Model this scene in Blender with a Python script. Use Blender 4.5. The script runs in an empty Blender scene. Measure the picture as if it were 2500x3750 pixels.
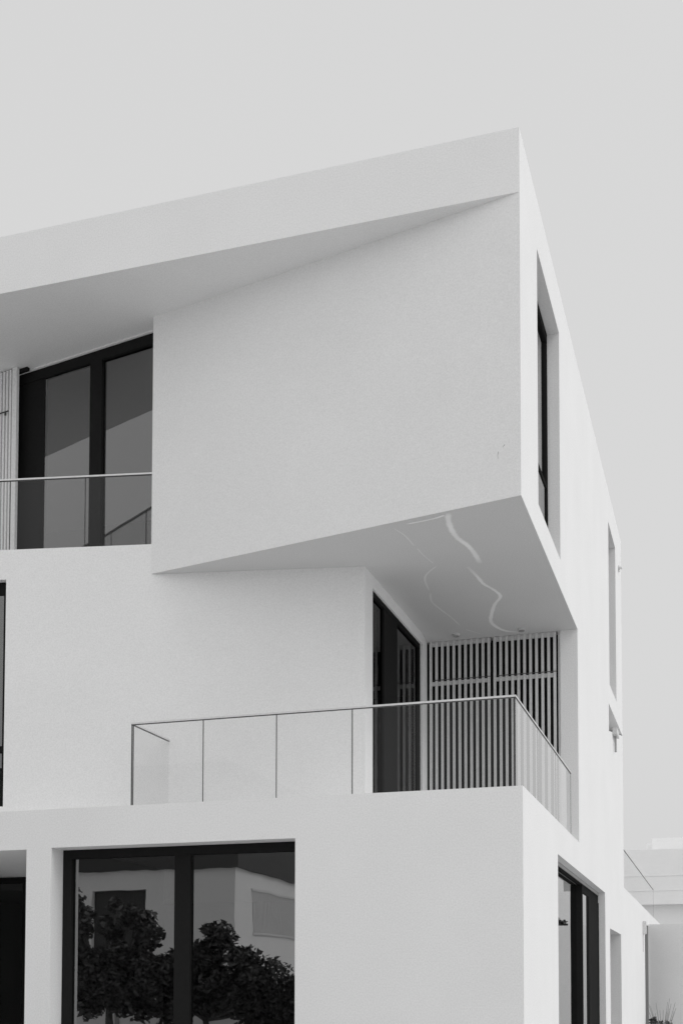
import bpy, bmesh, math, random
from mathutils import Vector, Matrix

S = bpy.context.scene
COL = S.collection

# ---------------------------------------------------------------- camera
CAM = Vector((2.1542, -13.3305, 1.6))
Rv = Vector((0.953166, 0.302445, 0.001548))
Uv = Vector((0.013003, -0.046091, 0.998853))
Fv = Vector((-0.302169, 0.952052, 0.047865))
cd = bpy.data.cameras.new('camera')
cam = bpy.data.objects.new('camera', cd)
COL.objects.link(cam)
M = Matrix((Rv, Uv, -Fv)).transposed().to_4x4()
M.translation = CAM
cam.matrix_world = M
cd.sensor_fit = 'HORIZONTAL'
cd.sensor_width = 36.0
cd.lens = 64.849
cd.shift_y = 0.6239
cd.clip_start = 0.05
cd.clip_end = 2000
S.camera = cam
S.render.resolution_x = 682
S.render.resolution_y = 1024

# ---------------------------------------------------------------- sky, sun, exposure
SUN_EL, SUN_AZ = math.radians(46), math.radians(98)      # azimuth clockwise from +Y
w = bpy.data.worlds.new('World')
S.world = w
w.use_nodes = True
nt = w.node_tree
bg = nt.nodes['Background']
sky = nt.nodes.new('ShaderNodeTexSky')
sky.sky_type = 'NISHITA'
sky.sun_disc = False
sky.sun_elevation = SUN_EL
sky.sun_rotation = SUN_AZ
sky.air_density = 1.6
sky.dust_density = 9.0
sky.ozone_density = 1.0
bw = nt.nodes.new('ShaderNodeRGBToBW')                  # black and white photograph
nt.links.new(sky.outputs[0], bw.inputs[0])
cl = nt.nodes.new('ShaderNodeMix'); cl.data_type = 'FLOAT'   # bright even cloud layer over the sky
cl.inputs[0].default_value = 0.80
tcw = nt.nodes.new('ShaderNodeTexCoord')
dp = nt.nodes.new('ShaderNodeVectorMath'); dp.operation = 'DOT_PRODUCT'     # sky made brighter behind the camera to lift the front walls
dp.inputs[1].default_value = Vector((0.50, -0.80, 0.33)).normalized()
nt.links.new(tcw.outputs['Generated'], dp.inputs[0])
mrw = nt.nodes.new('ShaderNodeMapRange')
mrw.inputs['From Min'].default_value = -0.45; mrw.inputs['From Max'].default_value = 1.0
mrw.inputs['To Min'].default_value = 6.2; mrw.inputs['To Max'].default_value = 7.95
nt.links.new(dp.outputs['Value'], mrw.inputs['Value'])
nt.links.new(mrw.outputs[0], cl.inputs[3])
nt.links.new(bw.outputs[0], cl.inputs[2])
nt.links.new(cl.outputs[0], bg.inputs['Color'])
bg.inputs['Strength'].default_value = 0.12

sl = bpy.data.lights.new('sun', 'SUN')
sl.energy = 0.62
sl.angle = math.radians(30)
sun = bpy.data.objects.new('sun', sl)
COL.objects.link(sun)
sd = Vector((math.sin(SUN_AZ) * math.cos(SUN_EL), math.cos(SUN_AZ) * math.cos(SUN_EL), math.sin(SUN_EL)))
sun.rotation_euler = sd.to_track_quat('Z', 'Y').to_euler()
sun.location = sd * 60

S.view_settings.view_transform = 'Standard'
S.view_settings.look = 'None'
S.view_settings.gamma = 1
S.view_settings.exposure = 0.08
S.render.engine = 'CYCLES'
S.cycles.max_bounces = 10
S.cycles.transparent_max_bounces = 16

# ---------------------------------------------------------------- materials
def nodes(name):
    m = bpy.data.materials.new(name)
    m.use_nodes = True
    return m, m.node_tree, m.node_tree.nodes['Principled BSDF']

def plaster(name, v, rough=0.85, vary=0.06, bump=0.1, scale=55.0, blotch=0.02):
    m, t, p = nodes(name)
    tc = t.nodes.new('ShaderNodeTexCoord')
    n1 = t.nodes.new('ShaderNodeTexNoise'); n1.inputs['Scale'].default_value = scale
    n1.inputs['Detail'].default_value = 3
    n2 = t.nodes.new('ShaderNodeTexNoise'); n2.inputs['Scale'].default_value = 0.8
    n2.inputs['Detail'].default_value = 5; n2.inputs['Roughness'].default_value = 0.6
    t.links.new(tc.outputs['Object'], n1.inputs['Vector'])
    t.links.new(tc.outputs['Object'], n2.inputs['Vector'])
    def mr(src, a, b):
        r = t.nodes.new('ShaderNodeMapRange')
        r.inputs['From Min'].default_value = 0.3; r.inputs['From Max'].default_value = 0.7
        r.inputs['To Min'].default_value = a; r.inputs['To Max'].default_value = b
        t.links.new(src, r.inputs['Value']); return r.outputs[0]
    a = mr(n1.outputs['Fac'], 1 - vary, 1 + vary)
    b = mr(n2.outputs['Fac'], v * (1 - blotch), v * (1 + blotch))
    mu = t.nodes.new('ShaderNodeMath'); mu.operation = 'MULTIPLY'; mu.use_clamp = True
    t.links.new(a, mu.inputs[0]); t.links.new(b, mu.inputs[1])
    t.links.new(mu.outputs[0], p.inputs['Base Color'])
    p.inputs['Roughness'].default_value = rough
    p.inputs['Specular IOR Level'].default_value = 0.25
    bp = t.nodes.new('ShaderNodeBump'); bp.inputs['Strength'].default_value = bump
    bp.inputs['Distance'].default_value = 0.004
    t.links.new(n1.outputs['Fac'], bp.inputs['Height'])
    t.links.new(bp.outputs[0], p.inputs['Normal'])
    return m

def simple(name, v, rough=0.5, metal=0.0, spec=0.5, vary=0.06, scale=30):
    m, t, p = nodes(name)
    n = t.nodes.new('ShaderNodeTexNoise'); n.inputs['Scale'].default_value = scale
    tc = t.nodes.new('ShaderNodeTexCoord')
    t.links.new(tc.outputs['Object'], n.inputs['Vector'])
    r = t.nodes.new('ShaderNodeMapRange')
    r.inputs['From Min'].default_value = 0.3; r.inputs['From Max'].default_value = 0.7
    r.inputs['To Min'].default_value = v * (1 - vary); r.inputs['To Max'].default_value = v * (1 + vary)
    t.links.new(n.outputs['Fac'], r.inputs['Value'])
    t.links.new(r.outputs[0], p.inputs['Base Color'])
    p.inputs['Roughness'].default_value = rough
    p.inputs['Metallic'].default_value = metal
    p.inputs['Specular IOR Level'].default_value = spec
    return m

def glass(name, r0, tint, power=3.0, top=0.95, wave=0.12):
    """thin pane: mirror share grows towards grazing, the rest passes tinted"""
    m = bpy.data.materials.new(name); m.use_nodes = True
    t = m.node_tree; t.nodes.remove(t.nodes['Principled BSDF'])
    out = t.nodes['Material Output']
    lw = t.nodes.new('ShaderNodeLayerWeight'); lw.inputs['Blend'].default_value = 0.5
    pw = t.nodes.new('ShaderNodeMath'); pw.operation = 'POWER'; pw.inputs[1].default_value = power
    ma = t.nodes.new('ShaderNodeMath'); ma.operation = 'MULTIPLY_ADD'; ma.inputs[1].default_value = top - r0; ma.inputs[2].default_value = r0
    geo = t.nodes.new('ShaderNodeNewGeometry')
    gl = t.nodes.new('ShaderNodeBsdfGlossy'); gl.inputs['Roughness'].default_value = 0.0
    gl.inputs['Color'].default_value = (.97, .97, .97, 1)
    bn = t.nodes.new('ShaderNodeTexNoise'); bn.inputs['Scale'].default_value = 1.3
    tc = t.nodes.new('ShaderNodeTexCoord'); t.links.new(tc.outputs['Object'], bn.inputs['Vector'])
    bp = t.nodes.new('ShaderNodeBump'); bp.inputs['Strength'].default_value = wave; bp.inputs['Distance'].default_value = 0.01
    t.links.new(bn.outputs['Fac'], bp.inputs['Height']); t.links.new(bp.outputs[0], gl.inputs['Normal'])
    tr = t.nodes.new('ShaderNodeBsdfTransparent'); tr.inputs['Color'].default_value = (tint, tint, tint, 1)
    mx = t.nodes.new('ShaderNodeMixShader')
    t.links.new(lw.outputs['Facing'], pw.inputs[0]); t.links.new(pw.outputs[0], ma.inputs[0]); t.links.new(ma.outputs[0], mx.inputs[0])
    t.links.new(tr.outputs[0], mx.inputs[1]); t.links.new(gl.outputs[0], mx.inputs[2])
    mb = t.nodes.new('ShaderNodeMixShader')        # inner faces only pass light
    t.links.new(geo.outputs['Backfacing'], mb.inputs[0])
    tr2 = t.nodes.new('ShaderNodeBsdfTransparent')
    t.links.new(mx.outputs[0], mb.inputs[1]); t.links.new(tr2.outputs[0], mb.inputs[2])
    t.links.new(mb.outputs[0], out.inputs[0])
    return m

WHITE = plaster('white_plaster', 0.83)
SOFFIT = plaster('soffit_plaster', 0.66)  # darker than the walls so the painted light streaks stand out
PAINTED_LIGHT_SOFT = plaster('painted_light_soft', 0.80, vary=0.04)
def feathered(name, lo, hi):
    """streak of light painted into the base colour, fading towards its edges"""
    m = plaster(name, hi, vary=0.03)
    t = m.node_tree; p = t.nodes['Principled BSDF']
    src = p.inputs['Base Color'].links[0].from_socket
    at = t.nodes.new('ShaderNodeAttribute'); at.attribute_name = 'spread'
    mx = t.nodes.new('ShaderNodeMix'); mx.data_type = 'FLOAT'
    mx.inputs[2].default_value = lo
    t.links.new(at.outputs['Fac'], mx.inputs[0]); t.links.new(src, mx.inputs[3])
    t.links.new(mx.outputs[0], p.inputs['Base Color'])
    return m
PAINTED_LIGHT = feathered('painted_light', 0.66, 0.97)
PAVE = plaster('pale_paving', 0.50, vary=0.1, blotch=0.1, scale=20)
NEIGH = plaster('neighbour_render', 0.84, blotch=0.03)
GARDEN = plaster('boundary_render', 0.78, blotch=0.03)
FRAME = simple('black_aluminium', 0.019, 0.8, spec=0.02)
STEEL = simple('pale_rail_metal', 0.70, 0.45, metal=0.3)
GASKET = simple('dark_gasket', 0.06, 0.6)
SLAT = simple('pale_slat_paint', 0.66, 0.5)
LIGHTSLAT = simple('white_shutter_paint', 0.8, 0.5)
GREY = simple('grey_plastic', 0.35, 0.5)
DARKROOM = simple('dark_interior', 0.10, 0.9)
CLAD = simple('dark_cladding', 0.05, 0.7)
BARK = simple('bark', 0.12, 0.9, vary=0.4)
LEAF = simple('leaf', 0.085, 0.5, spec=0.4, vary=0.75, scale=14)
TWIG = simple('dry_twig', 0.16, 0.9)
SOIL = simple('soil', 0.06, 0.95)
PANE = glass('solar_glass', 0.17, 0.30)
FRONTPANE = glass('coated_front_glass', 0.27, 0.28)
DIMPANE = glass('dim_glass', 0.035, 0.20, 7.0)
CLEAR = glass('clear_glass', 0.022, 0.95, 2.2, 0.95, 0.0)
SHEER = simple('sheer', 0.5, 0.9)

# ---------------------------------------------------------------- mesh helpers
def link(name, bm, mat, parent=None, smooth=False):
    me = bpy.data.meshes.new(name)
    bmesh.ops.recalc_face_normals(bm, faces=bm.faces)
    bm.to_mesh(me); bm.free()
    if smooth:
        for p in me.polygons: p.use_smooth = True
    me.materials.append(mat)
    o = bpy.data.objects.new(name, me)
    COL.objects.link(o)
    if parent is not None: o.parent = parent
    return o

def thing(name, label, cat, group=None):
    o = bpy.data.objects.new(name, None)
    COL.objects.link(o)
    o['label'] = label; o['category'] = cat
    if group: o['group'] = group
    return o

def tag(o, label, cat, group=None, kind=None):
    o['label'] = label; o['category'] = cat
    if group: o['group'] = group
    if kind: o['kind'] = kind
    return o

def box(bm, x0, x1, y0, y1, z0, z1, bevel=0.0):
    v = [bm.verts.new(p) for p in ((x0,y0,z0),(x1,y0,z0),(x1,y1,z0),(x0,y1,z0),(x0,y0,z1),(x1,y0,z1),(x1,y1,z1),(x0,y1,z1))]
    for q in ((3,2,1,0),(4,5,6,7),(0,1,5,4),(1,2,6,5),(2,3,7,6),(3,0,4,7)):
        bm.faces.new([v[i] for i in q])
    if bevel > 0:
        es = list({e for vv in v for e in vv.link_edges})
        bmesh.ops.bevel(bm, geom=es, offset=bevel, segments=2, affect='EDGES')

def bxo(name, mat, parent, *a, bevel=0.0):
    bm = bmesh.new(); box(bm, *a, bevel=bevel)
    return link(name, bm, mat, parent)

def prism(bm, pts, z0, z1):
    n = len(pts)
    lo = [bm.verts.new((x, y, z0)) for x, y in pts]
    hi = [bm.verts.new((x, y, z1)) for x, y in pts]
    bm.faces.new(lo[::-1]); bm.faces.new(hi)
    for i in range(n):
        j = (i + 1) % n
        bm.faces.new((lo[i], lo[j], hi[j], hi[i]))

def obox(bm, o, u, n, a0, a1, d0, d1, z0, z1):
    """box in a wall frame: a along u, d along n (into the wall), z up"""
    P = lambda a, d, z: (o[0] + u[0]*a + n[0]*d, o[1] + u[1]*a + n[1]*d, z)
    v = [bm.verts.new(P(*q)) for q in ((a0,d0,z0),(a1,d0,z0),(a1,d1,z0),(a0,d1,z0),(a0,d0,z1),(a1,d0,z1),(a1,d1,z1),(a0,d1,z1))]
    for q in ((3,2,1,0),(4,5,6,7),(0,1,5,4),(1,2,6,5),(2,3,7,6),(3,0,4,7)):
        bm.faces.new([v[i] for i in q])

def wall(bm, p0, p1, q0, q1, z0, z1, holes=()):
    """wall with outer line p0-p1 and inner line q0-q1; holes (a0,a1,za,zb) with a in metres from p0.
    One clean shell: outer, inner, reveals and ends, no overlapping faces."""
    p0, p1, q0, q1 = (Vector(v) for v in (p0, p1, q0, q1))
    L = (p1 - p0).length
    u = (p1 - p0) / L
    n = Vector((-u.y, u.x)) 
    if (q0 + q1 - p0 - p1).dot(n) < 0: n = -n
    t = (q1 - p1).dot(n)
    iq0 = (q0 - p0).dot(u); iq1 = (q1 - p0).dot(u)
    A = sorted({0.0, L, *[h[0] for h in holes], *[h[1] for h in holes]})
    Z = sorted({z0, z1, *[h[2] for h in holes], *[h[3] for h in holes]})
    A = [a for a in A if -1e-6 <= a <= L + 1e-6]; Z = [z for z in Z if z0 - 1e-6 <= z <= z1 + 1e-6]
    solid = lambda i, k: 0 <= i < len(A)-1 and 0 <= k < len(Z)-1 and not any(
        h[0] - 1e-6 < A[i] and A[i+1] < h[1] + 1e-6 and h[2] - 1e-6 < Z[k] and Z[k+1] < h[3] + 1e-6 for h in holes)
    ca = {}
    def V(i, k, side):
        key = (i, k, side)
        if key not in ca:
            if side == 0: q = p0 + u * A[i]
            else:
                a = A[i]
                if i == 0: a = iq0
                elif i == len(A)-1: a = iq1
                q = p0 + u * a + n * t
            ca[key] = bm.verts.new((q.x, q.y, Z[k]))
        return ca[key]
    for i in range(len(A)-1):
        for k in range(len(Z)-1):
            if not solid(i, k): continue
            bm.faces.new((V(i,k,0), V(i+1,k,0), V(i+1,k+1,0), V(i,k+1,0)))
            bm.faces.new((V(i,k,1), V(i,k+1,1), V(i+1,k+1,1), V(i+1,k,1)))
            for (di, dk, a, b) in ((-1,0,(i,k),(i,k+1)),(1,0,(i+1,k),(i+1,k+1)),(0,-1,(i,k),(i+1,k)),(0,1,(i,k+1),(i+1,k+1))):
                if not solid(i+di, k+dk):
                    bm.faces.new((V(*a,0), V(*b,0), V(*b,1), V(*a,1)))

def tube(bm, pts, r, seg=8, r1=None):
    pts = [Vector(p) for p in pts]
    rings = []
    N = len(pts)
    for i, p in enumerate(pts):
        d = (pts[min(i+1, N-1)] - pts[max(i-1, 0)]).normalized()
        a = d.orthogonal().normalized() if abs(d.z) > 0.9 else d.cross(Vector((0,0,1))).normalized()
        b = d.cross(a)
        rr = r if r1 is None else r + (r1 - r) * i / (N - 1)
        rings.append([bm.verts.new(p + (a*math.cos(2*math.pi*k/seg) + b*math.sin(2*math.pi*k/seg)) * rr) for k in range(seg)])
    for i in range(N-1):
        for k in range(seg):
            bm.faces.new((rings[i][k], rings[i][(k+1)%seg], rings[i+1][(k+1)%seg], rings[i+1][k]))
    bm.faces.new(rings[0][::-1]); bm.faces.new(rings[-1])

# ---------------------------------------------------------------- ground
bm = bmesh.new()
v = [bm.verts.new(p) for p in ((-400,-400,0),(400,-400,0),(400,400,0),(-400,400,0))]
bm.faces.new(v)
g = link('ground', bm, PAVE); g['kind'] = 'structure'

# ================================================================ THE HOUSE
H = thing('house', 'white three storey house with a slanting upper block jutting out over a glass railed terrace', 'house')

GT = 3.91          # top of ground storey block
SZ = 7.15          # underside of the upper block
RZ = 10.615        # underside of the roof
TZ = 11.365        # top of the roof
BK = 13.2          # back of the tower
aB = math.radians(12.03); aD = math.radians(11.31)
J = Vector((-5.0535, 1.0857))
uB = Vector((-0.97769, 0.21005)); nB = Vector((0.21005, 0.97769))       # along / into the upper wall
uD = Vector((-0.98057, -0.19615)); nD = Vector((-0.19615, 0.98057))      # along (leftwards) / into the middle wall
FL = 3.80          # terrace floor

# ground storey
bm = bmesh.new()
wall(bm, (0,0), (-12,0), (-0.3,0.3), (-12,0.3), 0, GT,
     [(2.64,5.837,0.25,3.43), (6.187,9.6,-0.0,3.42)])
link('ground_floor_front_wall', bm, WHITE, H)
bm = bmesh.new()
wall(bm, (0,0), (0,27), (-0.3,0.3), (-0.3,27), 0, GT,
     [(2.815,9.093,0.1,3.47), (9.985,12.38,0.1,2.875), (19.59,20.98,0.1,3.525)])
link('ground_floor_side_wall', bm, WHITE, H)
bm = bmesh.new()
prism(bm, [(-0.3,0.3),(-0.3,27),(-12,27),(-12,0.3)], 3.5, FL)
link('terrace_floor', bm, WHITE, H)
# recessed entrance on the left: side walls and soffit
bm = bmesh.new(); prism(bm, [(-6.187,0.3),(-6.187,3.3),(-6.0,3.3),(-6.0,0.3)], 0, 3.498); link('recess_side_wall', bm, WHITE, H)
bxo('inner_wall_or_added_liner', DARKROOM, H, -5.998, -5.95, 0.45, 3.4, 0, 3.49)  # dark liner added to keep the lit white wall out of the pane
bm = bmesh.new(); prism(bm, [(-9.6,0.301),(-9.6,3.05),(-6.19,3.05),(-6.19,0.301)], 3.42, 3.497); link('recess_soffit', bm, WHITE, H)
bxo('inner_wall_or_added_liner', DARKROOM, H, -11.9, -0.32, 9.6, 9.7, 0, 3.49)

bm = bmesh.new(); box(bm, -12.0, -11.9, 0.302, 26.9, 0, 3.498); link('ground_floor_end_wall', bm, WHITE, H)
bxo('upper_end_wall', WHITE, H, -11.99, -11.6, 0.7, BK-0.302, FL+0.002, RZ-0.002)
bxo('ground_floor_back_wall', WHITE, H, -11.899, -0.302, 26.7, 26.9, 0, 3.498)
# front window, two sliding leaves
def window(parent, name='window'):
    o = bpy.data.objects.new(name, None); COL.objects.link(o); o.parent = parent; return o
def part_label(o, s): o['label'] = s; return o

W = part_label(window(H), 'large ground floor window in black frames, lower left')
def bars(name, mat, parent, boxes, split=False):
    if split:
        for b in boxes: bxo(name, mat, parent, *b)
        return
    bm = bmesh.new()
    for b in boxes: box(bm, *b)
    return link(name, bm, mat, parent)
bars('frame', FRAME, W, [(-5.835,-5.715,0.281,0.36,0.252,3.428), (-5.715,-2.642,0.281,0.36,3.32,3.428), (-5.715,-2.642,0.281,0.36,0.252,0.35)])
bars('sash', FRAME, W, [(-4.305,-4.095,0.292,0.352,0.35,3.32), (-2.72,-2.642,0.31,0.352,0.35,3.32)], True)
bxo('pane', FRONTPANE, W, -5.715, -4.305, 0.335, 0.341, 0.35, 3.32)
bxo('pane', FRONTPANE, W, -4.095, -2.72, 0.345, 0.351, 0.35, 3.32)

# left recess window
W = part_label(window(H), 'dark framed window set deep in the recess, bottom left corner')
bars('frame', FRAME, W, [(-9.6,-8.13,3.082,3.16,3.33,3.419), (-8.17,-8.10,3.082,3.16,0.0,3.33)])
bxo('pane', DIMPANE, W, -9.6, -8.17, 3.12, 3.126, 0.0, 3.33)
bm = bmesh.new(); prism(bm, [(-8.10,3.082),(-8.10,3.3),(-6.19,3.3),(-6.19,3.082)], 0, 3.419); link('recess_back_wall', bm, WHITE, H)

# middle storey (direction D)
def D(s, d=0.0): return J + uD * s + nD * d
bm = bmesh.new()
sR = -2.821       # distance from J to the balcony corner, going right
cor = D(sR)       # (-2.287, 1.639)
# right of the junction, under the jutting block
wall(bm, (cor.x, cor.y), (J.x, J.y), (cor.x, cor.y + 0.3), tuple(D(0, 0.294)), FL, SZ + 0.05)
link('middle_wall', bm, WHITE, H)
bm = bmesh.new()
e = D(5.5)
wall(bm, (J.x, J.y), (e.x, e.y), tuple(D(0, 0.294)), tuple(D(5.5, 0.294)), FL, 7.548,
     [(1.975, 4.4, 4.10, 7.146)])
link('middle_wall', bm, WHITE, H)
# left edge window in the middle storey
W = part_label(window(H), 'tall black framed window cut by the left edge of the photo, middle storey')
bm = bmesh.new()
for b in ((1.975,2.045,.11,.17,4.10,7.145), (2.045,4.4,.11,.17,6.98,7.145), (2.045,4.4,.11,.17,4.84,4.93), (2.045,4.4,.11,.17,4.10,4.24)):
    obox(bm, J, uD, nD, *b)
link('frame', bm, FRAME, W)
for z0, z1 in ((4.24,4.84),(4.93,6.98)):
    bm = bmesh.new(); obox(bm, J, uD, nD, 2.045, 4.4, .135, .141, z0, z1); link('pane', bm, PANE, W)

# jamb and sliding door of the balcony (plane x = -2.29)
bx = cor.x
bxo('balcony_jamb', WHITE, H, bx-0.3, bx, cor.y+0.3, 2.0, FL, SZ+0.05)
bm = bmesh.new(); prism(bm, [(bx-0.3,4.70),(bx,4.70),(bx-0.042,5.20),(bx-0.3,5.20)], FL, SZ+0.05); link('balcony_jamb', bm, WHITE, H)
bxo('balcony_lintel', WHITE, H, bx-0.3, bx, 2.0, 4.70, 6.98, SZ+0.05)
W = part_label(window(H, 'balcony_door'), 'dark sliding glass door opening onto the terrace')
bars('frame', FRAME, W, [(bx-0.10,bx-0.03,2.0,2.05,FL,6.98), (bx-0.10,bx-0.03,4.65,4.70,FL,6.98), (bx-0.10,bx-0.03,2.05,4.65,6.91,6.98),
                         (bx-0.14,bx-0.035,2.68,3.38,FL,6.91)])
bxo('pane', DIMPANE, W, bx-0.07, bx-0.064, 2.05, 2.68, FL, 6.91)
bxo('pane', DIMPANE, W, bx-0.07, bx-0.064, 3.38, 4.65, FL, 6.91)

# glazing behind the shutters, wall end
bxo('window_reveal', FRAME, H, bx-0.3, bx-0.05, 5.202, 5.418, FL, SZ+0.04)
bxo('balcony_window', FRAME, H, bx-0.3, -0.27, 5.42, 5.5, FL, SZ+0.04)
bm = bmesh.new()
wall(bm, (0,5.25), (0,BK), (-0.3,5.25), (-0.3,BK), GT, SZ, [])
# tapering niche is cut below by a separate recess
bm.free()
bm = bmesh.new()
# side wall of middle storey with a tapering niche at its far top
pts = [(5.25,GT),(BK,GT),(BK,7.15),(10.13,6.62),(10.13,7.149),(5.25,7.149)]
for xs in (0.0, -0.3):
    pass
f0 = [bm.verts.new((0.0, y, z)) for y, z in pts]; f1 = [bm.verts.new((-0.3, y, z)) for y, z in pts]
bm.faces.new(f0); bm.faces.new(f1[::-1])
for i in range(len(pts)):
    j = (i+1) % len(pts); bm.faces.new((f0[i], f1[i], f1[j], f0[j]))
link('middle_side_wall', bm, WHITE, H)
bxo('niche_back', WHITE, H, -0.75, -0.7, 9.9, BK, 6.3, SZ)
bxo('wall_end', WHITE, H, -0.262, -0.001, 5.20, 5.249, GT-0.1, SZ+0.03)

# louvred shutters
nS, x0s, pitch = 22, -2.273, 0.0917
def shutter(i0, i1, lab):
    o = bpy.data.objects.new('louvred_shutter', None); COL.objects.link(o); o.parent = H; o['label'] = lab
    bm = bmesh.new()
    for i in range(i0, i1):
        x = x0s + i * pitch
        box(bm, x-0.0215, x+0.0215, 5.205, 5.23, FL+0.02, SZ-0.006, bevel=0.003)
    link('slat_panel', bm, SLAT, o)
    xa, xb = x0s + i0*pitch + 0.02, x0s + (i1-1)*pitch - 0.02
    bars('cross_rail', SLAT, o, [(xa, xb, 5.231, 5.255, 6.455, 6.515), (xa, xb+(0.045 if i0==0 else 0), 5.231, 5.255, 7.075, 7.145)], True)
    bm = bmesh.new(); tube(bm, [(xa+0.03, 5.192, 6.53), (xb+0.05, 5.192, 6.53)], 0.0055)
    link('lock_bar', bm, GASKET, o)
shutter(0, 11, 'left leaf of the pale vertical slat shutters')
shutter(11, 22, 'right leaf of the pale vertical slat shutters')

# upper block
bm = bmesh.new()
o = J + uB * (-0.0)
a0 = (-0.3, 0.3/0.97769*0.21005)
wall(bm, a0, (J.x, J.y), (a0[0], a0[1]+0.3), (J.x-0.04, J.y+0.31), SZ, RZ + 0.05)
link('upper_front_wall', bm, WHITE, H)
bm = bmesh.new()
wall(bm, (0,0), (0,BK), (-0.3,a0[1]), (-0.3,BK-0.3), SZ, RZ, [(1.29,3.29,7.55,RZ),(10.33,11.80,7.56,RZ)])
link('upper_side_wall', bm, WHITE, H)
bm = bmesh.new()
wall(bm, (0,0), (0,BK), (-0.3,a0[1]), (-0.3,BK-0.3), RZ, TZ, [(1.29,3.29,RZ,10.73),(10.33,11.80,RZ,10.73)])
link('upper_side_wall', bm, WHITE, H)
bm = bmesh.new()
wall(bm, (0,BK), (-12,BK), (-0.3,BK-0.3), (-12,BK-0.3), GT, TZ)
link('upper_back_wall', bm, WHITE, H)
# floor slab = soffit seen from below
bm = bmesh.new()
s6 = D(0.05, 0.296)
prism(bm, [(-0.302,a0[1]+0.302), (-0.302,BK-0.302), (-11.6,BK-0.302), (-11.6,1.6), tuple(D(5.4,0.297)), tuple(s6), (J.x-0.038,J.y+0.314)], SZ+0.0005, 7.545)
link('upper_floor_slab', bm, WHITE, H)
bm = bmesh.new()
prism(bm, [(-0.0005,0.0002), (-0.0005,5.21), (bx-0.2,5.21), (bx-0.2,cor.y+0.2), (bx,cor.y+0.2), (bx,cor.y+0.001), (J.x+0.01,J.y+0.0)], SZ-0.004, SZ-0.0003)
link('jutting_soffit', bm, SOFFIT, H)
# roof slab with deep overhang
bm = bmesh.new()
prism(bm, [(0,0), a0, (-0.301,BK-0.301), (-12,BK-0.301), (-12,0)], RZ, TZ)
link('roof', bm, WHITE, H)

# reflected sunlight on the soffit, painted as pale ribbons
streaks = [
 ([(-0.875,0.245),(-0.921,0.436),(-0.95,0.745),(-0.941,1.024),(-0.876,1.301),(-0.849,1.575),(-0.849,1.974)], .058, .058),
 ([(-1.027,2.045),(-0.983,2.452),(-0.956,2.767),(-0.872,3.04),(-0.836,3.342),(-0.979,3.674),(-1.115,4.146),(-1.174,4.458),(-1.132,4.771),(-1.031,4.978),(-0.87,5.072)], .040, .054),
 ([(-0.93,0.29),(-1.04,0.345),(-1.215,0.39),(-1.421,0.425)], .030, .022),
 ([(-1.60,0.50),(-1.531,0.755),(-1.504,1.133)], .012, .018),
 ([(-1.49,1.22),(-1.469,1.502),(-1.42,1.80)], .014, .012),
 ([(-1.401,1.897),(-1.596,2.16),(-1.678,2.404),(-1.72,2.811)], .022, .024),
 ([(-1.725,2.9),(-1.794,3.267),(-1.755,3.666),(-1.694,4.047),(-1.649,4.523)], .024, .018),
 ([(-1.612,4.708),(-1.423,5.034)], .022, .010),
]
def spline(P, n=8):
    out = []
    for i in range(len(P)-1):
        p0 = Vector(P[max(i-1,0)]); p1 = Vector(P[i]); p2 = Vector(P[i+1]); p3 = Vector(P[min(i+2,len(P)-1)])
        for k in range(n):
            t = k/n
            out.append(0.5*((2*p1)+(p2-p0)*t+(2*p0-5*p1+4*p2-p3)*t*t+(3*p1-p0-3*p2+p3)*t**3))
    out.append(Vector(P[-1])); return out
random.seed(4)
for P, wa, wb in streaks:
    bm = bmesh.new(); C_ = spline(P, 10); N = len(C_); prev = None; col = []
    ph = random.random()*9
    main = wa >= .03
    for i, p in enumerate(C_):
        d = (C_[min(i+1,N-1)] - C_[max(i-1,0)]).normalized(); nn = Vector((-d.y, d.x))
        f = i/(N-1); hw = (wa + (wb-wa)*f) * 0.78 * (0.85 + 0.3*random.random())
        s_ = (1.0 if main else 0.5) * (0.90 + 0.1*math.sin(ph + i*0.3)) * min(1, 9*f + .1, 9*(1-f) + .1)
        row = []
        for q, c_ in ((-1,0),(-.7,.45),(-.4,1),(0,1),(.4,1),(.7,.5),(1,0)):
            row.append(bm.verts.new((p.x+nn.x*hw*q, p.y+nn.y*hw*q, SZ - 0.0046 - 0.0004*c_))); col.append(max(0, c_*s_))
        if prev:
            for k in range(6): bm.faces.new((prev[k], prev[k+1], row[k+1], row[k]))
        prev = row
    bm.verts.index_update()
    o_ = link('painted_light_streak', bm, PAINTED_LIGHT, H)
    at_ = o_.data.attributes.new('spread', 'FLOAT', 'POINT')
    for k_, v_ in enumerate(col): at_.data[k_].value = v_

# hairline crack in the upper wall
bm = bmesh.new()
def Bp(s, z, d=-0.002): q = uB*s - nB*0.0 + nB*d; return (q.x, q.y, z)
for seg in ([(0.268,7.70),(0.276,7.66),(0.272,7.62)], [(0.19,7.765),(0.215,7.74)]):
    bm = bmesh.new(); tube(bm, [Bp(s, z) for s, z in seg], 0.0028, 5, 0.0012)
    link('hairline_crack', bm, GREY, H)

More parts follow.
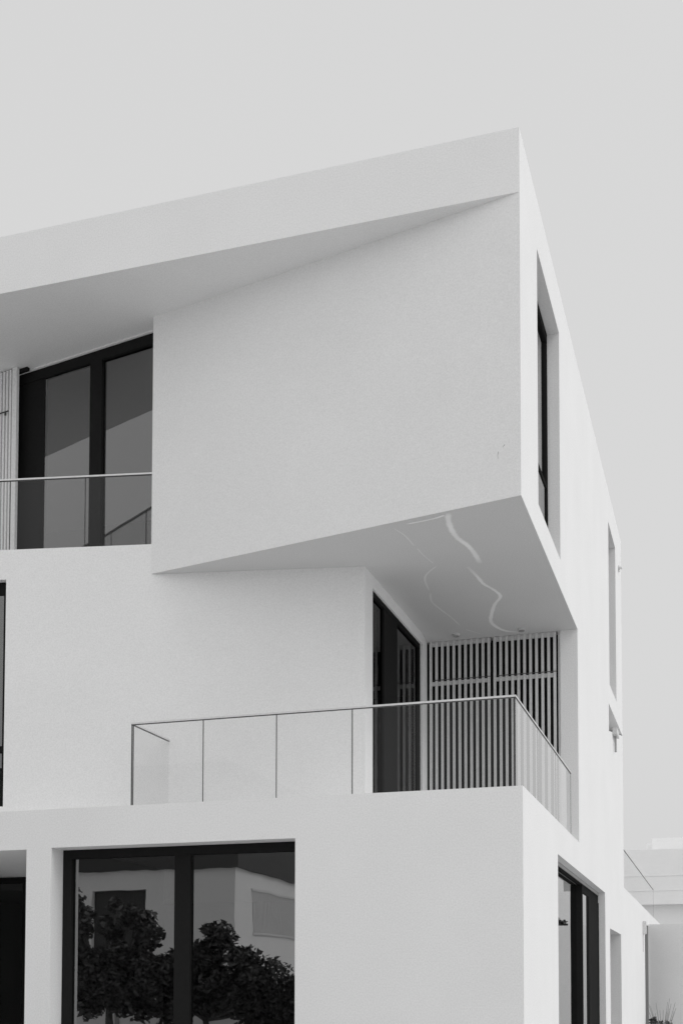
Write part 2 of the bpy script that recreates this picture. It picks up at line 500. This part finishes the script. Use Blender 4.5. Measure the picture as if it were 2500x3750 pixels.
# recessed upper left window (plane parallel to the upper wall)
oW = Vector((-5.252, 1.403)); uW = Vector((-0.98119, 0.19306)); nW = Vector((0.19306, 0.98119))
W = part_label(window(H), 'sliding window under the roof overhang with reflections, upper left')
bm = bmesh.new()
for b in ((-0.2,4.3,0,.09,10.45,RZ-0.002), (0.84,1.05,0.0,.07,7.56,10.45), (1.90,2.42,0.02,.09,7.56,10.45), (-0.2,4.3,0.0,.09,7.548,7.60)):
    obox(bm, oW, uW, nW, *b)
link('frame', bm, FRAME, W)
for a, b, d in ((-0.2,0.84,.05),(1.05,1.90,.03),(2.42,4.3,.05)):
    bm = bmesh.new(); obox(bm, oW, uW, nW, a, b, d, d+.006, 7.60, 10.45); link('pane', bm, PANE, W)
bm = bmesh.new(); obox(bm, oW, uW, nW, -0.2, 4.3, -0.035, -0.001, RZ-0.022, RZ-0.002); link('head_trim', bm, WHITE, W)
# folded white shutters at the left edge
o = bpy.data.objects.new('folding_shutter', None); COL.objects.link(o); o.parent = H; o['label'] = 'folded white vertical slat shutters at the left edge, upper storey'
oS = Vector((-7.49, 1.655))
bm = bmesh.new()
a = 0.0
obox(bm, oS, uW, nW, 0.0, 0.085, 0, 0.05, 7.55, RZ-0.004)
a = 0.105
while a < 1.0:
    obox(bm, oS, uW, nW, a, a+0.035, 0.0, 0.05, 7.55, RZ-0.02); a += 0.062
link('slat_panel', bm, LIGHTSLAT, o)
bm = bmesh.new(); obox(bm, oS, uW, nW, 0.08, 1.0, 0.052, 0.066, 7.55, RZ-0.03); link('backing_frame', bm, GREY, o)
bm = bmesh.new(); obox(bm, oS, uW, nW, -0.13, 1.0, 0.07, 0.12, RZ-0.05, RZ-0.003); link('track', bm, FRAME, o)
bm = bmesh.new(); P_ = lambda a, z: tuple((oS + uW*a - nW*0.012).to_3d() + Vector((0,0,z)))
tube(bm, [P_(0.14,9.99), P_(0.9,9.99)], 0.009); tube(bm, [P_(0.20,9.99), P_(0.20,9.94)], 0.014)
link('lock_bar', bm, GASKET, o)

# side windows of the upper block
W = part_label(window(H), 'narrow tall window in the side wall nearest the corner')
bars('frame', FRAME, W, [(-0.25,-0.164,3.225,3.289,7.55,10.729), (-0.25,-0.164,1.291,3.225,10.60,10.729), (-0.25,-0.164,1.291,3.225,7.551,7.60),
                         (-0.25,-0.164,1.291,1.36,7.6,10.60), (-0.25,-0.170,1.36,3.225,8.535,8.58)])
bxo('pane', PANE, W, -0.206, -0.20, 1.36, 3.225, 8.58, 10.60)
bxo('pane', PANE, W, -0.19, -0.184, 1.36, 3.225, 7.60, 8.535)
W = part_label(window(H), 'narrow tall window in the side wall, farther back')
bars('frame', FRAME, W, [(-0.298,-0.25,10.331,11.799,10.65,10.729), (-0.298,-0.25,11.72,11.799,7.561,10.65)])
bxo('pane', PANE, W, -0.28, -0.274, 10.331, 11.72, 7.561, 10.65)

# ground floor side windows
W = part_label(window(H, 'sliding_door'), 'tall black framed sliding door in the ground floor side wall')
bars('head_track', GREY, W, [(-0.20,-0.112,2.816,9.092,3.415,3.469), (-0.298,-0.20,2.816,9.092,3.40,3.469)])
bars('track_groove', FRAME, W, [(-0.20,-0.125,2.816,9.092,3.395,3.414)])
bars('sash', FRAME, W, [(-0.295,-0.115,6.55,6.62,0.1,3.394), (-0.20,-0.125,6.62,9.09,3.28,3.394), (-0.295,-0.13,7.42,7.5,0.1,3.28), (-0.20,-0.112,8.95,9.09,0.1,3.28), (-0.2,-0.118,7.5,8.95,0.1,3.28)])
bxo('pane', PANE, W, -0.145, -0.14, 6.62, 7.42, 0.1, 3.28)
bxo('pane', PANE, W, -0.215, -0.21, 2.816, 6.55, 0.1, 3.40)
W = part_label(window(H), 'narrow window behind the sliding door in the side wall')
bars('frame', FRAME, W, [(-0.299,-0.26,9.986,12.379,2.80,2.874), (-0.299,-0.26,9.986,10.05,.1,2.80)])
bxo('pane', DIMPANE, W, -0.29, -0.284, 10.05, 12.379, 0.1, 2.80)
W = part_label(window(H), 'slim opening at the far end of the ground floor side wall')
bxo('pane', DIMPANE, W, -0.29, -0.284, 19.591, 20.90, 0.1, 3.524)
bxo('frame', GREY, W, -0.299, -0.004, 20.90, 20.978, 0.1, 3.524)

# glass railings
def railing(lab, runs, ztop, zbot, parent=H):
    o = bpy.data.objects.new('glass_railing', None); COL.objects.link(o); o.parent = parent; o['label'] = lab
    for pts in runs:
        for i in range(len(pts)-1):
            a, b = Vector(pts[i]), Vector(pts[i+1]); L = (b-a).length; u = (b-a)/L; n = Vector((-u.y, u.x))
            bm = bmesh.new(); obox(bm, a, u, n, 0.009, L-0.009, -0.006, 0.006, zbot, ztop-0.003); link('glass_panel', bm, CLEAR, o)
        for i in range(len(pts) if len(pts) != 2 or pts[0][1] > 5 else 1):
            bm = bmesh.new(); a = Vector(pts[i]); b = Vector(pts[i+1]) if i < len(pts)-1 else a + (a - Vector(pts[i-1]))
            u = (b-a).normalized(); n = Vector((-u.y, u.x))
            obox(bm, a, u, n, -0.004, 0.004, -0.0065, 0.0065, zbot, ztop-0.004)
            link('joint', bm, GASKET, o)
        a, b = Vector(pts[0]), Vector(pts[-1]); L = (b-a).length; u = (b-a)/L; n = Vector((-u.y, u.x))
        bm = bmesh.new(); obox(bm, a, u, n, 0, L, -0.012, 0.012, ztop-0.004, ztop+0.018)
        link('handrail', bm, STEEL, o)
        bm = bmesh.new(); obox(bm, a, u, n, 0.001, L-0.001, -0.0125, 0.0125, ztop-0.0125, ztop-0.0042)
        link('seal', bm, GASKET, o)
    return o
railing('frameless glass railing round the terrace under the jutting block',
        [[(-0.11,0.1),(-1.03,0.1),(-1.981,0.1),(-2.914,0.1),(-3.851,0.1),(-4.78,0.1)], [(-4.793,0.088),(-4.793,1.12)], [(-0.098,0.088),(-0.098,1.74),(-0.098,3.36),(-0.098,5.0)]], 4.925, FL)
d1, d2, d3, d4, d5 = (D(s, 0.02) for s in (0.0, 0.91, 1.945, 2.98, 4.4))
railing('glass railing across the recessed upper window', [[tuple(d1),tuple(d2),tuple(d3),tuple(d4),tuple(d5)]], 8.50, 7.548)
railing('glass railing on the low roof at the back of the house', [[(-0.06,13.22),(-0.06,24.4)]], 4.80, FL)

# room dividers behind the glass, given a dark colour
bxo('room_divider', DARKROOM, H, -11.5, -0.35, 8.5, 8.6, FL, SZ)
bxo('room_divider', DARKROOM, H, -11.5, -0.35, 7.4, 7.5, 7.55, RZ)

# ================================================================ small fittings
def downlight(x, y, lab):
    t = thing('downlight', lab, 'light', 'surface downlights on the soffit')
    t.location = (x, y, SZ)
    bm = bmesh.new(); tube(bm, [(0,0,-0.005),(0,0,-0.035)], 0.06, 20); link('housing', bm, SLAT, t)
    bm = bmesh.new(); tube(bm, [(0,0,-0.0355),(0,0,-0.045)], 0.045, 20); link('lens', bm, GREY, t)
downlight(-0.80, 4.92, 'small round surface light on the soffit above the right leaf of the shutters')
downlight(-1.80, 4.90, 'small round surface light on the soffit above the left leaf of the shutters')

t = thing('security_camera', 'small security camera on the white side wall beside the far upper window', 'camera')
t.location = (0, 12.55, 10.55)
bxo('bracket', SLAT, t, 0, 0.02, -0.05, 0.05, -0.06, 0.06, bevel=0.005)
bm = bmesh.new(); tube(bm, [(0.02,0,0),(0.045,-0.02,0.01)], 0.012); tube(bm, [(0.05,0.06,0.03),(0.05,-0.10,-0.02)], 0.028, 12); link('body', bm, SLAT, t)

t = thing('drain_spout', 'short grey drain spout with pipe under the tapering niche of the side wall', 'pipe')
t.location = (0, 11.05, 6.72)
bxo('outlet_box', SLAT, t, 0.0, 0.09, -0.25, 0.25, -0.02, 0.10, bevel=0.006)
bm = bmesh.new(); tube(bm, [(0.04,0,-0.02),(0.04,0,-0.33)], 0.022, 10); link('pipe', bm, GREY, t)

t = thing('wall_lamp', 'small white bulkhead lamp on the side wall beside the slim far opening', 'lamp')
t.location = (0, 18.9, 3.2)
bxo('housing', SLAT, t, 0, 0.085, -0.12, 0.12, 0.0, 0.33, bevel=0.01)
bm = bmesh.new(); tube(bm, [(0.012,-0.08,0.0),(0.012,-0.08,-0.45)], 0.009, 8); link('conduit', bm, SLAT, t)

# ================================================================ boundary wall, shrub, neighbour
bm = bmesh.new(); box(bm, 0.002, 9.0, 20.985, 21.2, 0, 3.57)
tag(link('boundary_wall', bm, GARDEN), 'tall plain rendered boundary wall abutting the side of the white house', 'wall')

def leafy(bm, c, r, n, size, rz=None, seed=0, shell=0.4):
    rnd = random.Random(seed); c = Vector(c); rz = rz or r
    for _ in range(n):
        d = Vector((rnd.gauss(0,1), rnd.gauss(0,1), rnd.gauss(0,1))).normalized() * (shell + (1-shell)*rnd.random())
        p = c + Vector((d.x*r, d.y*r, d.z*rz))
        s = size * (0.6 + 0.8*rnd.random())
        a = Vector((rnd.gauss(0,1), rnd.gauss(0,1), rnd.gauss(0,0.6))).normalized(); b = a.cross(Vector((rnd.gauss(0,1), rnd.gauss(0,1), rnd.gauss(0,1)))).normalized()
        v = [bm.verts.new(p + q) for q in (-a*s, b*s*0.5-a*0.2*s, a*s, -b*s*0.5-a*0.2*s)]
        bm.faces.new(v)

def leaf_obj(name, blobs, parent, seed):
    bm = bmesh.new()
    for i, (c, r, n, s) in enumerate(blobs): leafy(bm, c, r, n, s, seed=seed*31+i)
    me = bpy.data.meshes.new(name); bm.to_mesh(me); bm.free(); me.materials.append(LEAF)
    o = bpy.data.objects.new(name, me); COL.objects.link(o); o.parent = parent; return o

def tree(lab, x, y, base, blobs, seed, lean=0.0, name='fig_tree'):
    t = thing(name, lab, 'tree', 'trees in the garden facing the house'); t.location = (x, y, 0)
    rnd = random.Random(seed)
    bm = bmesh.new()
    tube(bm, [(0,0,0),(0.04+lean*.3,0.02,base*.5),(lean*.6,0,base)], 0.085, 9, 0.06)
    for c, r, n, s in blobs:
        tube(bm, [(lean*.6,0,base-0.05), (c[0]*.5, c[1]*.5+0.05, (base+c[2])*.5), (c[0],c[1],c[2])], 0.045, 6, 0.012)
    link('trunk', bm, BARK, t, smooth=True)
    leaf_obj('crown', blobs, t, seed)
    return t
def crown(cx, cz, w_, h_, n, seed, dens=260, leaf=0.062):
    rd = random.Random(seed); out = []
    for k in range(n):
        a = rd.random()*6.283; q = math.sqrt(rd.random())
        r_ = 0.14 + 0.2*rd.random()
        out.append(((cx + w_*q*math.cos(a), 0.5*w_*(rd.random()-.5), cz + h_*q*math.sin(a)), r_, int(dens*(r_/.27)**2), leaf*(0.8+0.4*rd.random())))
    return out
tree('leafy fig tree mirrored in the left pane of the big lower window', -9.1, -6.9, 1.5,
     crown(0, 2.35, .95, 1.05, 34, 21) + crown(.3, 1.85, 1.0, .4, 18, 22) + crown(-.8, 2.9, .35, .7, 9, 31), 1)
tree('broad fig tree mirrored beside the middle frame of the big lower window', -7.0, -6.9, 1.2,
     crown(-.1, 1.9, 1.05, .6, 36, 23) + crown(.9, 1.6, .6, .35, 12, 32) + crown(.05, 2.5, .3, .35, 6, 24) + crown(.9, 2.0, .35, .35, 8, 25), 2, lean=-.2)
tree('slender young tree mirrored between the two bigger fig trees', -8.0, -7.1, 1.3,
     crown(0, 1.85, .8, .6, 28, 26), 3)
tree('dense bushy tree mirrored at the right edge of the big lower window', -5.6, -6.9, 0.9,
     crown(-.1, 1.55, .95, .6, 40, 27, 420, .045), 5)
fn = thing('garden_fence', 'pale panel fence mirrored under the trees in the big lower window', 'fence')
for i, (fx, fw) in enumerate(((-13.2,1.5),(-11.6,1.5),(-10.0,1.5),(-8.4,1.5),(-6.8,1.5))):
    bxo('panel', WHITE, fn, fx, fx+fw, -9.06, -9.02, 0.1, 1.55)
    bxo('post', GREY, fn, fx+fw, fx+fw+0.1, -9.09, -8.99, 0, 1.5)

# shrub at the foot of the boundary wall
t = thing('shrub', 'sparse twiggy shrub at the foot of the boundary wall, bottom right', 'plant'); t.location = (0.42, 19.6, 0)
rnd = random.Random(8)
bm = bmesh.new()
for i in range(16):
    a = rnd.random()*6.28; r = 0.15 + 0.35*rnd.random(); h = 1.15 + 0.42*rnd.random()
    tube(bm, [(0.04*math.cos(a),0.04*math.sin(a),0),(r*.5*math.cos(a),r*.5*math.sin(a),h*.6),(r*math.cos(a),r*math.sin(a),h)], 0.009, 5, 0.003)
link('stems', bm, TWIG, t)
leaf_obj('foliage', [((-.22,0,.98),.09,60,.06),((0,0,.7),.3,300,.06),((.15,0,.9),.15,40,.03)], t, 9)
bm = bmesh.new(); tube(bm, [(0,0,0),(0,0,.35)], .2, 24, .26); link('pot', bm, GREY, t)

# bush growing behind the boundary wall, seen mirrored in the sliding door
t = thing('grass_clump', 'feathery bush rising behind the boundary wall, mirrored in the sliding door', 'plant'); t.location = (1.98, 21.7, 0)
leaf_obj('foliage', [((0,0,3.62),.16,260,.05),((.22,0,3.66),.2,300,.05),((.0,0,2.9),.25,300,.08)], t, 12)
bm = bmesh.new()
for i in range(7):
    a = i*0.9; tube(bm, [(0,0,0),(.1*math.cos(a),.1*math.sin(a),2.0),(.25*math.cos(a),.25*math.sin(a),3.4)], .02, 6, .006)
link('stems', bm, BARK, t)

# neighbouring house beyond
Nn = thing('neighbouring_house', 'flat roofed pale house beyond the boundary wall at the right edge', 'house')
bxo('wall', NEIGH, Nn, -6, 3, 40.4, 52, 0, 5.5)
bxo('parapet', NEIGH, Nn, -6, 3.1, 40.0, 52.0, 5.5, 7.83)
bars('ledge', GARDEN, Nn, [(-6.0, 3.1, 39.985, 39.999, 6.70, 6.715), (-6.0, 3.1, 39.985, 39.999, 6.07, 6.085)], True)
bxo('roof_room', NEIGH, Nn, -1.5, 3, 44, 50, 7.83, 8.85, bevel=0.25)
for x0_, n_ in ((-1.02,6),(-0.68,6),(-0.34,5),(0.35,8)):
    bm = bmesh.new(); box(bm, x0_, x0_+n_*0.05-0.025, 43.98, 43.995, 8.20, 8.23)
    for i in range(n_): box(bm, x0_+i*0.05, x0_+i*0.05+0.025, 43.95, 43.995, 8.08, 8.22)
    link('roof_vent', bm, SLAT, Nn)
bxo('annex', NEIGH, Nn, 3.12, 9, 39.5, 50, 0, 6.1)
bxo('roof_tank', GREY, Nn, 3.6, 4.3, 40.0, 41.0, 6.1, 7.05, bevel=0.04)

# opposite house, seen mirrored in the big window
O = thing('opposite_house', 'white house with dark upper storey mirrored in the big lower window', 'house')
bm = bmesh.new()
wall(bm, (-10.04,-15.34), (-24,-15.34), (-10.34,-15.64), (-24,-15.64), 0, 4.93, [(2.55,4.15,0.0,4.42)])
link('front_wall', bm, WHITE, O)
bm = bmesh.new(); wall(bm, (-10.04,-15.34), (-10.04,-26), (-10.34,-15.64), (-10.34,-26), 0, 4.93); link('side_wall', bm, WHITE, O)
bxo('door', CLAD, O, -14.18, -12.6, -15.6, -15.5, 0, 4.41)
bxo('upper_storey', CLAD, O, -24.1, -9.95, -26, -15.25, 4.932, 7.6)
bm = bmesh.new()
for i in range(40): box(bm, -10.038, -10.015, -16.55 - i*0.094, -16.55 - i*0.094 + 0.06, 3.32, 4.45)
for z in (3.26, 4.45): box(bm, -10.036, -10.0, -20.28, -16.45, z, z+0.06)
link('louvred_screen', bm, SLAT, O)

tag(g, 'pale paved ground around the houses', 'ground')
